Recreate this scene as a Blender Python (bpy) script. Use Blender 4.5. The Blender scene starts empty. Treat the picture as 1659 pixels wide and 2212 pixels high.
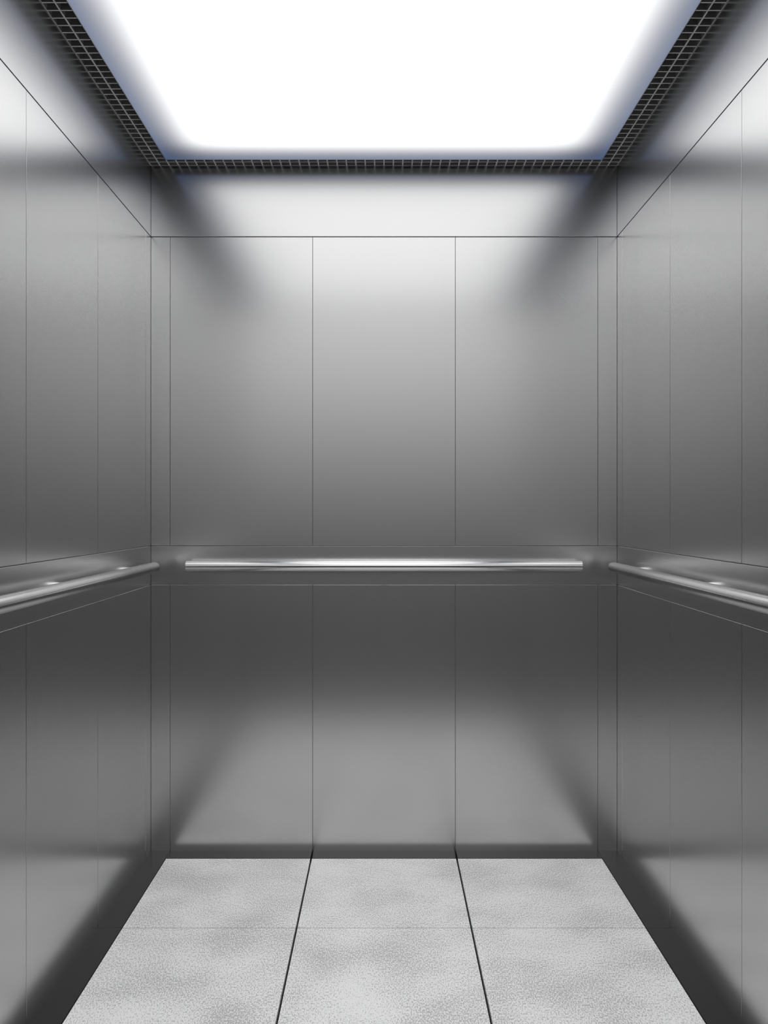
import bpy, bmesh, math
from mathutils import Vector, Matrix

C = bpy.context.scene.collection
S = 2.4 / 1480.0            # metres per unit; one unit = one photograph pixel measured at the back wall
D = 1888.0                  # camera to back wall
HW = 503.5                  # half width of the cabin
ZF, ZC = -732.0, 748.0      # floor and grille underside, relative to the lens height
P = 308.0                   # panel / tile module
B = 41.5                    # border between the walls and the first module
L = 1314.0                  # depth of the cabin
NP = 4                      # panels along a side wall
NT = 4                      # tile rows
NL = 4                      # light length in modules


def V(x, d, z):
    """x from centre, d = distance in front of the back wall, z relative to the lens -> metres"""
    return Vector((x * S, (D - d) * S, (z - ZF) * S))


# ------------------------------------------------------------------ materials
def mat(name):
    m = bpy.data.materials.new(name)
    m.use_nodes = True
    nt = m.node_tree
    return m, nt, nt.nodes['Principled BSDF']


def link(nt, a, b):
    nt.links.new(a, b)


def steel(name, base, rough, streak, grain, aniso=0.0, k=(420, 420, 3.0), rot=0.25, axis='Z', coat=None):
    m, nt, p = mat(name)
    p.inputs['Metallic'].default_value = 1.0
    tc = nt.nodes.new('ShaderNodeTexCoord')
    mp = nt.nodes.new('ShaderNodeMapping')
    mp.inputs['Scale'].default_value = k
    link(nt, tc.outputs['Object'], mp.inputs['Vector'])
    n = nt.nodes.new('ShaderNodeTexNoise')
    n.inputs['Scale'].default_value = 1.0
    n.inputs['Detail'].default_value = 1.0
    link(nt, mp.outputs['Vector'], n.inputs['Vector'])
    r = nt.nodes.new('ShaderNodeMapRange')
    r.inputs['From Min'].default_value = 0.3
    r.inputs['From Max'].default_value = 0.7
    r.inputs['To Min'].default_value = rough - streak
    r.inputs['To Max'].default_value = rough + streak
    link(nt, n.outputs['Fac'], r.inputs['Value'])
    link(nt, r.outputs['Result'], p.inputs['Roughness'])
    p.inputs['Base Color'].default_value = (base, base, base, 1)
    if grain:
        g = nt.nodes.new('ShaderNodeTexNoise')
        g.inputs['Scale'].default_value = 330.0
        g.inputs['Detail'].default_value = 2.0
        link(nt, tc.outputs['Object'], g.inputs['Vector'])
        gr = nt.nodes.new('ShaderNodeMapRange')
        gr.inputs['From Min'].default_value = 0.25
        gr.inputs['From Max'].default_value = 0.75
        gr.inputs['To Min'].default_value = base - grain
        gr.inputs['To Max'].default_value = base + grain
        link(nt, g.outputs['Fac'], gr.inputs['Value'])
        link(nt, gr.outputs['Result'], p.inputs['Base Color'])
    if coat:                 # satin lacquer over the brushed metal
        p.inputs['Coat Weight'].default_value = 1.0
        p.inputs['Coat Roughness'].default_value = coat
        p.inputs['Coat IOR'].default_value = 1.65
    if aniso:
        p.inputs['Anisotropic'].default_value = aniso
        p.inputs['Anisotropic Rotation'].default_value = rot
        t = nt.nodes.new('ShaderNodeTangent')
        t.direction_type = 'RADIAL'
        t.axis = axis
        link(nt, t.outputs['Tangent'], p.inputs['Tangent'])
    return m


def plain(name, col, rough=0.5, metal=0.0, spec=0.5):
    m, nt, p = mat(name)
    p.inputs['Base Color'].default_value = (*col, 1)
    p.inputs['Roughness'].default_value = rough
    p.inputs['Metallic'].default_value = metal
    p.inputs['Specular IOR Level'].default_value = spec
    return m


M_STEEL = steel('brushed_steel', 0.50, 0.222, 0.005, 0.0, coat=0.5)
M_RAIL = {ax: steel('polished_rail_steel', 0.70, 0.19, 0.006, 0.0, 0.6, (3, 3, 900), 0.25, ax) for ax in 'XY'}
M_POST = steel('rail_post_steel', 0.72, 0.25, 0.02, 0.0)
M_DARK = plain('dark_joint', (0.16, 0.16, 0.16), 0.5)
M_BORDER = plain('dark_border', (0.016, 0.016, 0.0165), 0.3, 0.0, 0.28)
M_GAP = plain('black_gap', (0.006, 0.006, 0.006), 0.8, spec=0.2)
M_GRILLE = plain('grille_lit_edge', (0.92, 0.92, 0.915), 0.4, 0.0, 0.6)
M_WEB = plain('grille_shaded_web', (0.36, 0.36, 0.36), 0.5, 0.0, 0.4)
M_CAVITY = plain('black_cavity', (0.012, 0.012, 0.012), 0.9, spec=0.1)
M_HOUSE = plain('light_housing', (0.05, 0.05, 0.055), 0.5)
M_REFLECT = plain('blue_reflector', (0.05, 0.14, 0.42), 0.7, spec=0.1)  # unseen liner, made blue to tint the light panel's rim


def stone():
    m, nt, p = mat('speckled_stone')
    tc = nt.nodes.new('ShaderNodeTexCoord')
    mp = nt.nodes.new('ShaderNodeMapping')
    mp.inputs['Scale'].default_value = (1.0, 0.42, 1.0)
    link(nt, tc.outputs['Object'], mp.inputs['Vector'])
    # fine flecks
    f = nt.nodes.new('ShaderNodeTexNoise')
    f.inputs['Scale'].default_value = 330.0
    f.inputs['Detail'].default_value = 2.5
    f.inputs['Roughness'].default_value = 0.6
    link(nt, mp.outputs['Vector'], f.inputs['Vector'])
    # patches where flecks are denser
    b = nt.nodes.new('ShaderNodeTexNoise')
    b.inputs['Scale'].default_value = 4.0
    b.inputs['Detail'].default_value = 3.0
    link(nt, tc.outputs['Object'], b.inputs['Vector'])
    sc = nt.nodes.new('ShaderNodeMath')
    sc.operation = 'MULTIPLY_ADD'
    sc.inputs[1].default_value = 0.36
    link(nt, b.outputs['Fac'], sc.inputs[0])
    link(nt, f.outputs['Fac'], sc.inputs[2])
    r = nt.nodes.new('ShaderNodeValToRGB')
    r.color_ramp.elements[0].position = 0.645
    r.color_ramp.elements[0].color = (0.80, 0.80, 0.80, 1)
    r.color_ramp.elements[1].position = 0.77
    r.color_ramp.elements[1].color = (0.43, 0.43, 0.43, 1)
    link(nt, sc.outputs[0], r.inputs['Fac'])
    link(nt, r.outputs['Color'], p.inputs['Base Color'])
    p.inputs['Roughness'].default_value = 0.34
    p.inputs['Specular IOR Level'].default_value = 0.4
    return m


M_STONE = stone()


def diffuser_mat():
    m = bpy.data.materials.new('white_diffuser')
    m.use_nodes = True
    nt = m.node_tree
    nt.nodes.clear()
    o = nt.nodes.new('ShaderNodeOutputMaterial')
    t = nt.nodes.new('ShaderNodeBsdfTranslucent')
    t.inputs['Color'].default_value = (0.92, 0.92, 0.92, 1)
    link(nt, t.outputs[0], o.inputs['Surface'])
    return m


def lamp_mat(name, col, strength):
    m = bpy.data.materials.new(name)
    m.use_nodes = True
    nt = m.node_tree
    nt.nodes.clear()
    o = nt.nodes.new('ShaderNodeOutputMaterial')
    e = nt.nodes.new('ShaderNodeEmission')
    e.inputs['Color'].default_value = (*col, 1)
    e.inputs['Strength'].default_value = strength
    link(nt, e.outputs[0], o.inputs['Surface'])
    return m


M_DIFF = diffuser_mat()
M_LAMP = lamp_mat('lamp_white', (1, 1, 1), 1.95)
M_EDGE = lamp_mat('blue_rim_glow', (0.14, 0.42, 1.0), 0.32)


# ------------------------------------------------------------------ mesh helpers
def add_box(bm, x0, x1, d0, d1, z0, z1, bevel=0.0, seg=1):
    t = bmesh.new()
    c = [(x, d, z) for z in (z0, z1) for d in (d0, d1) for x in (x0, x1)]
    v = [t.verts.new(V(*q)) for q in c]
    for f in ((0, 1, 3, 2), (4, 6, 7, 5), (0, 4, 5, 1), (2, 3, 7, 6), (0, 2, 6, 4), (1, 5, 7, 3)):
        t.faces.new([v[i] for i in f])
    bmesh.ops.recalc_face_normals(t, faces=t.faces)
    if bevel:
        hb, vb = bevel if isinstance(bevel, tuple) else (bevel, bevel)
        for flat, off in ((True, hb), (False, vb)):
            es = [e for e in t.edges if (abs(e.verts[0].co.z - e.verts[1].co.z) < 1e-6) == flat
                  and (flat or abs(e.verts[0].co.z - e.verts[1].co.z) > 10 * off * S)]
            bmesh.ops.bevel(t, geom=es, offset=off * S, segments=seg, affect='EDGES', profile=0.5)
    merge(bm, t)


def merge(bm, t):
    vm = {}
    for v in t.verts:
        vm[v] = bm.verts.new(v.co)
    for f in t.faces:
        nf = bm.faces.new([vm[v] for v in f.verts])
        nf.smooth = f.smooth
    t.free()


def add_lathe(bm, a, axis, prof, n=48):
    """prof: list of (distance along axis, radius) in metres; closed at both ends when radius is 0"""
    axis = axis.normalized()
    u = axis.orthogonal().normalized()
    w = axis.cross(u)
    t = bmesh.new()
    rings = []
    for s, r in prof:
        c = a + axis * s
        if r <= 0:
            rings.append([t.verts.new(c)])
        else:
            rings.append([t.verts.new(c + (u * math.cos(2 * math.pi * i / n) + w * math.sin(2 * math.pi * i / n)) * r) for i in range(n)])
    for A, Bq in zip(rings, rings[1:]):
        for i in range(n):
            j = (i + 1) % n
            if len(A) == 1:
                f = t.faces.new((A[0], Bq[j], Bq[i]))
            elif len(Bq) == 1:
                f = t.faces.new((A[i], A[j], Bq[0]))
            else:
                f = t.faces.new((A[i], A[j], Bq[j], Bq[i]))
            f.smooth = True
    bmesh.ops.recalc_face_normals(t, faces=t.faces)
    for e in t.edges:
        if len(e.link_faces) == 2 and e.calc_face_angle() > math.radians(35):
            e.smooth = False
    sharp = [tuple(sorted((tuple(e.verts[0].co), tuple(e.verts[1].co)))) for e in t.edges if not e.smooth]
    sharp = set(sharp)
    merge(bm, t)
    for e in bm.edges:
        if tuple(sorted((tuple(e.verts[0].co), tuple(e.verts[1].co)))) in sharp:
            e.smooth = False


def obj(name, bm, m, parent=None, loc=None):
    """one mesh object; coordinates in bm are world coordinates"""
    me = bpy.data.meshes.new(name)
    if loc is not None:
        bmesh.ops.translate(bm, verts=bm.verts, vec=-loc)
    bm.to_mesh(me)
    bm.free()
    me.materials.append(m)
    o = bpy.data.objects.new(name, me)
    C.objects.link(o)
    if loc is not None:
        o.location = loc
    if parent is not None:
        o.parent = parent
    return o


def box_obj(name, m, parent, *a, **k):
    bm = bmesh.new()
    add_box(bm, *a, **k)
    return obj(name, bm, m, parent)


def thing(name, label, cat, loc, group=None):
    o = bpy.data.objects.new(name, None)
    o.empty_display_size = 0.05
    C.objects.link(o)
    o.location = loc
    o['label'] = label
    o['category'] = cat
    if group:
        o['group'] = group
    return o


def part(name, bm, m, root, label=None):
    """part of a thing: mesh stored relative to the thing's base"""
    bmesh.ops.translate(bm, verts=bm.verts, vec=-root.location)
    o = obj(name, bm, m, root)
    if label:
        o['label'] = label
    return o


def struct(o, label=None, cat=None):
    o['kind'] = 'structure'
    if label:
        o['label'] = label
        o['category'] = cat
    return o


# ------------------------------------------------------------------ walls
Z1 = 1106 - 511.5           # frieze joint
Z2 = 1106 - 1179.0          # top of the handrail band
Z3 = 1106 - 1263.0          # bottom of the handrail band
GAP, BEV, TH = 0.8, (0.7, 0.25), 2.5
ROWS = [('frieze_panel', Z1, ZC + 32, False), ('upper_panel', Z2, Z1, True), ('rail_band', Z3, Z2, False), ('lower_panel', ZF - 8, Z3, True)]


def gapped(a, b, g=GAP):
    return a + g / 2, b - g / 2


def wall_back():
    w = struct(box_obj('wall_back', M_DARK, None, -HW - 60, HW + 60, -TH - 30, -TH + 0.3, ZF - 20, ZC + 120),
               'brushed steel back wall facing the camera, split into panels by thin vertical joints', 'wall')
    cuts = [-HW, -1.5 * P, -0.5 * P, 0.5 * P, 1.5 * P, HW]
    for name, z0, z1, split in ROWS:
        spans = list(zip(cuts, cuts[1:])) if split else [(-HW, HW)]
        for x0, x1 in spans:
            a, b = gapped(x0, x1)
            a = a if x0 > -HW else -HW + 0.35
            b = b if x1 < HW else HW - 0.35
            c, d = gapped(z0, z1, GAP * (1.3 if name in ('frieze_panel', 'upper_panel') else 1.0))
            box_obj(name, M_STEEL, w, a, b, -TH, 0, c, d, bevel=BEV)
    return w


def wall_side(sx, name, label):
    def bx(m, parent, nm, d0, d1, z0, z1, t0, t1, **k):
        x0, x1 = sorted((sx * (HW + t0), sx * (HW + t1)))
        return box_obj(nm, m, parent, x0, x1, d0, d1, z0, z1, **k)
    w = struct(bx(M_DARK, None, name, -60, L, ZF - 20, ZC + 120, TH - 0.3, TH + 30), label, 'wall')
    cuts = [0.0, B] + [B + P * (i + 1) for i in range(NP)] + [L]
    for nm, z0, z1, split in ROWS:
        spans = list(zip(cuts, cuts[1:])) if split else [(0.0, L)]
        for d0, d1 in spans:
            a, b = gapped(d0, d1, 1.3)
            c, d = gapped(z0, z1, GAP * (1.3 if nm in ('frieze_panel', 'upper_panel') else 1.0))
            bx(M_STEEL, w, nm, a, b, c, d, 0, TH, bevel=BEV)
    return w


wall_back()
wall_side(-1, 'wall_left', 'brushed steel side wall on the left, with its own handrail')
wall_side(1, 'wall_right', 'brushed steel side wall on the right, with its own handrail')

# ------------------------------------------------------------------ floor
fl = struct(box_obj('floor', M_GAP, None, -HW - 60, HW + 60, -60, L, ZF - 40, ZF - 9),
            'lift floor of pale speckled stone tiles in a dark border', 'floor')
bm = bmesh.new()
GX, GD = 3.4, 2.2            # open joints between tiles
xs = [-1.5 * P, -0.5 * P, 0.5 * P, 1.5 * P]
ds = [B + P * i for i in range(NT)] + [1125.0]   # last row cut short; unseen dark strip beyond dims the floor's reflection
for x0, x1 in zip(xs, xs[1:]):
    for d0, d1 in zip(ds, ds[1:]):
        add_box(bm, x0 + GX / 2, x1 - GX / 2, d0 + GD / 2, d1 - GD / 2, ZF - 9, ZF + 0.0, bevel=0.35)
obj('stone_tiles', bm, M_STONE, fl)
# dark border: short lengths with a joint wherever the tile joints run out to the wall
bm = bmesh.new()
ys = [-1.5] + [B + P * i for i in range(1, NT + 1)]
for sx in (-1, 1):
    x0, x1 = sorted((sx * (HW + 1.5), sx * (1.5 * P + 0.2)))
    for a, b in zip(ys, ys[1:] + [L]):
        add_box(bm, x0, x1, a + (0.4 if a > 0 else 0), b - 0.4, ZF - 9, ZF, bevel=0.9)
bx_ = [-1.5 * P - 1.7, -0.5 * P, 0.5 * P, 1.5 * P + 1.7]
for a, b in zip(bx_, bx_[1:]):
    add_box(bm, a + 1.5, b - 1.5, -1.5, B - 0.4, ZF - 9, ZF, bevel=0.5)
add_box(bm, -1.5 * P, 1.5 * P, ds[-1] + GX / 2, L, ZF - 9, ZF, bevel=0.6)
obj('dark_border', bm, M_BORDER, fl)

# ------------------------------------------------------------------ ceiling
CAV = 80.0
struct(box_obj('ceiling', M_CAVITY, None, -HW - 60, HW + 60, -60, L, ZC + CAV, ZC + CAV + 40),
       'dark lift ceiling above the grilles and the light panel', 'ceiling')
LE = B + P * NL             # front edge of the light panel
ZL = 744.0
LX = 462.3
LB = 41.3
# front ceiling strip
struct(box_obj('trim_1', M_DARK, None, -HW, HW, LE + 1, L, ZC - 2, ZC + CAV, bevel=1),
       'dark ceiling strip along the open front of the lift', 'trim')

BT, BH = 2.7, 26.0          # bar thickness and height
CELL = HW / 25.0


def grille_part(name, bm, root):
    # light and shade put into the colours: pale lower edges, darker webs
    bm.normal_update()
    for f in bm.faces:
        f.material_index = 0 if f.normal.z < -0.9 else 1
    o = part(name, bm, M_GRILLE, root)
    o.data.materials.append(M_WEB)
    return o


def grille_side(sx, label):
    root = thing('ceiling_grille', label, 'grille', V(sx * (HW - B / 2), (2 * CELL + LE) / 2, ZC), 'ceiling grilles around the light panel')
    xa = HW - 0.5
    for nm, xc, t in (('wall_bar', xa - 0.4, 1.0), ('middle_bar', HW - CELL - 0.2, BT)):
        bm = bmesh.new()
        x0, x1 = sorted((sx * (xc - t / 2), sx * (xc + t / 2)))
        add_box(bm, x0, x1, 0.4 if nm == 'wall_bar' else 2 * CELL + BT / 2, LE + 0.5, ZC - (0.1 if nm == 'wall_bar' else 0), ZC + BH)
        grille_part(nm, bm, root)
    bm = bmesh.new()
    d = 3 * CELL
    x0, x1 = sorted((sx * (HW - B + 0.6), sx * (xa)))
    while d < LE + 0.5:
        add_box(bm, x0, x1, d - BT / 2, d + BT / 2, ZC + 0.2, ZC + BH - 0.2)
        d += CELL
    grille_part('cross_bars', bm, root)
    return root


def grille_back(label):
    root = thing('ceiling_grille', label, 'grille', V(0, CELL, ZC), 'ceiling grilles around the light panel')
    for nm, dc, t in (('wall_bar', 1.0, 1.2), ('middle_bar', CELL, BT), ('inner_bar', 2 * CELL, BT)):
        bm = bmesh.new()
        xe = HW - 1.6
        add_box(bm, -xe, xe, dc - t / 2, dc + t / 2, ZC, ZC + BH)
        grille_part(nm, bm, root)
    bm = bmesh.new()
    n = 0
    for i in range(-24, 25):
        x = i * CELL
        if abs(x) > HW - 4:
            continue
        add_box(bm, x - BT / 2, x + BT / 2, 0.4, 2 * CELL, ZC + 0.2, ZC + BH - 0.2)
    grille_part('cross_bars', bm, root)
    return root


grille_side(-1, 'grey egg-crate ceiling grille running along the top of the left wall')
grille_side(1, 'grey egg-crate ceiling grille running along the top of the right wall')
grille_back('grey egg-crate ceiling grille along the top of the back wall')

# ------------------------------------------------------------------ light panel
root = thing('ceiling_light', 'large glowing white ceiling light panel with a bluish rim', 'ceiling light', V(0, (LB + LE) / 2, ZL))
bm = bmesh.new()
HB = 48.0                   # depth of the light box
t = 1.2
for a in ((-LX, -LX + t, LB, LE), (LX - t, LX, LB, LE), (-LX + t, LX - t, LB, LB + t), (-LX + t, LX - t, LE - t, LE)):
    add_box(bm, *a, ZL, ZL + HB + 3)
add_box(bm, -LX, LX, LB, LE, ZL + HB + 3, ZL + HB + 6)
part('housing', bm, M_HOUSE, root, 'dark thin-edged light housing')
bm = bmesh.new()
u = t + 0.2
for a in ((-LX + t, -LX + u, LB + t, LE - t), (LX - u, LX - t, LB + t, LE - t), (-LX + u, LX - u, LB + t, LB + u), (-LX + u, LX - u, LE - u, LE - t)):
    add_box(bm, *a, ZL + 0.6, ZL + HB + 2)
add_box(bm, -LX + u, LX - u, LB + u, LE - u, ZL + HB + 0.5, ZL + HB + 2)
part('reflector', bm, M_REFLECT, root)
IN = 62.0
bm = bmesh.new()
vs = [bm.verts.new(V(x, d, ZL + HB)) for x, d in ((-LX + IN, LB + IN), (LX - IN, LB + IN), (LX - IN, LE - IN), (-LX + IN, LE - IN))]
bm.faces.new(vs)
bm.normal_update()
if bm.faces[:][0].normal.z > 0:
    bmesh.ops.reverse_faces(bm, faces=bm.faces)
part('lamp_board', bm, M_LAMP, root)
# unseen blue glow added round the inside of the box to tint its rim
bm = bmesh.new()
z0, z1, q = ZL + 2, ZL + 15, u + 0.3
for c0, c1, nrm in (((-LX + q, LB + 4), (-LX + q, LE - 4), (1, 0)), ((LX - q, LB + 4), (LX - q, LE - 4), (-1, 0)),
                    ((-LX + 4, LB + q), (LX - 4, LB + q), (0, -1)), ((-LX + 4, LE - q), (LX - 4, LE - q), (0, 1))):
    f = bm.faces.new([bm.verts.new(V(*c, z)) for c, z in ((c0, z0), (c1, z0), (c1, z1), (c0, z1))])
    f.normal_update()
    if f.normal.x * nrm[0] + f.normal.y * nrm[1] < 0:
        f.normal_flip()
part('added_blue_strip', bm, M_EDGE, root)
bm = bmesh.new()
vs = [bm.verts.new(V(x, d, ZL - 0.15)) for x, d in ((-LX, LB), (LX, LB), (LX, LE), (-LX, LE))]
bm.faces.new(vs)
part('diffuser', bm, M_DIFF, root, 'glowing white diffuser sheet')

# added area light just under the panel, brightens the floor
la = bpy.data.lights.new('floor_fill_light', 'AREA')
la.shape = 'RECTANGLE'
la.size = (2 * LX - 120) * S
la.size_y = 640 * S
la.energy = 3.0
la.spread = math.radians(84)
lo = bpy.data.objects.new('floor_fill_light', la)
C.objects.link(lo)
lo.location = V(0, 480, ZL - 1.5)

# ------------------------------------------------------------------ handrails
RO, RZ, RR = 30.0, -114.6, 11.2      # stand-off, height, tube radius


def make_rail(label, p0, p1, out, posts):
    """p0 -> p1 axis of the tube, out = unit vector from the tube towards the wall, posts = distances along the tube"""
    ax = (p1 - p0)
    ln = ax.length
    root = thing('handrail', label, 'handrail', (p0 + p1) / 2 + out * RO * S, 'handrails on the lift walls')
    r = RR * S
    c = 0.9 * S
    bm = bmesh.new()
    add_lathe(bm, p0, ax, [(0, 0), (0, r - c), (c * 0.3, r - c * 0.3), (c, r), (ln - c, r), (ln - c * 0.3, r - c * 0.3), (ln, r - c), (ln, 0)], 72)
    part('rail', bm, M_RAIL['X' if abs(ax.x) > abs(ax.y) else 'Y'], root)
    a = ax.normalized()
    for q in posts:
        bm = bmesh.new()
        o = p0 + a * (q * S)
        rp = 5.6 * S
        s0 = (RR - 3.5) * S
        s1 = RO * S
        add_lathe(bm, o, out, [(s0, 0), (s0, rp), (s1 - 0.1 * S, rp), (s1 - 0.1 * S, 0)], 40)
        part('bracket', bm, M_POST, root)
    return root


make_rail('horizontal polished steel handrail on the back wall, seen straight on', V(-420.5, RO, RZ), V(420.5, RO, RZ), Vector((0, 1, 0)), [420.5 - 375, 420.5, 420.5 + 375])
E0, E1 = 84.5, L - 84.5
for sx, lab in ((-1, 'steel handrail on the left wall, receding from the left edge of the photo'),
                (1, 'steel handrail on the right wall, receding from the right edge of the photo')):
    make_rail(lab, V(sx * (HW - RO), E0, RZ), V(sx * (HW - RO), E1, RZ), Vector((sx, 0, 0)), [162 - E0 + 368 * i for i in range(3)])

# ------------------------------------------------------------------ camera, world, view
cam = bpy.data.cameras.new('camera')
co = bpy.data.objects.new('camera', cam)
C.objects.link(co)
co.location = V(0, D, 0)
co.rotation_euler = (math.radians(90), 0, 0)
cam.sensor_fit = 'HORIZONTAL'
cam.sensor_width = 36.0
cam.lens = 36.0 * D / 1659.0
cam.clip_start = 0.01
bpy.context.scene.camera = co

# the landing outside the open lift: soft overcast-like glow, bright above and dim towards the ground
w = bpy.data.worlds.new('landing_light')
bpy.context.scene.world = w
w.use_nodes = True
wt = w.node_tree
tc = wt.nodes.new('ShaderNodeTexCoord')
sx = wt.nodes.new('ShaderNodeSeparateXYZ')
wt.links.new(tc.outputs['Generated'], sx.inputs[0])
mr = wt.nodes.new('ShaderNodeMapRange')
mr.inputs['From Min'].default_value = -0.5
mr.inputs['From Max'].default_value = 0.5
wt.links.new(sx.outputs['Z'], mr.inputs['Value'])
cr = wt.nodes.new('ShaderNodeValToRGB')
cr.color_ramp.interpolation = 'LINEAR'
for i, (p, v) in enumerate(((0.0, 0.025), (0.40, 0.04), (0.46, 0.075), (0.50, 0.15), (0.56, 0.37), (0.62, 0.72), (0.72, 1.25), (1.0, 1.4))):
    e = cr.color_ramp.elements[i] if i < 2 else cr.color_ramp.elements.new(p)
    if i < 2:
        e.position = p
    e.color = (v, v, v, 1)
wt.links.new(mr.outputs['Result'], cr.inputs['Fac'])
wt.links.new(cr.outputs['Color'], wt.nodes['Background'].inputs['Color'])

sc = bpy.context.scene
vs_ = sc.view_settings
vs_.view_transform = 'Standard'
vs_.look = 'None'
vs_.gamma = 1.0
vs_.use_curve_mapping = False
vs_.exposure = 0.0
cy = sc.cycles
cy.use_denoising = True
cy.max_bounces = 12
cy.diffuse_bounces = 6
cy.glossy_bounces = 10
cy.transmission_bounces = 8
cy.blur_glossy = 0.3
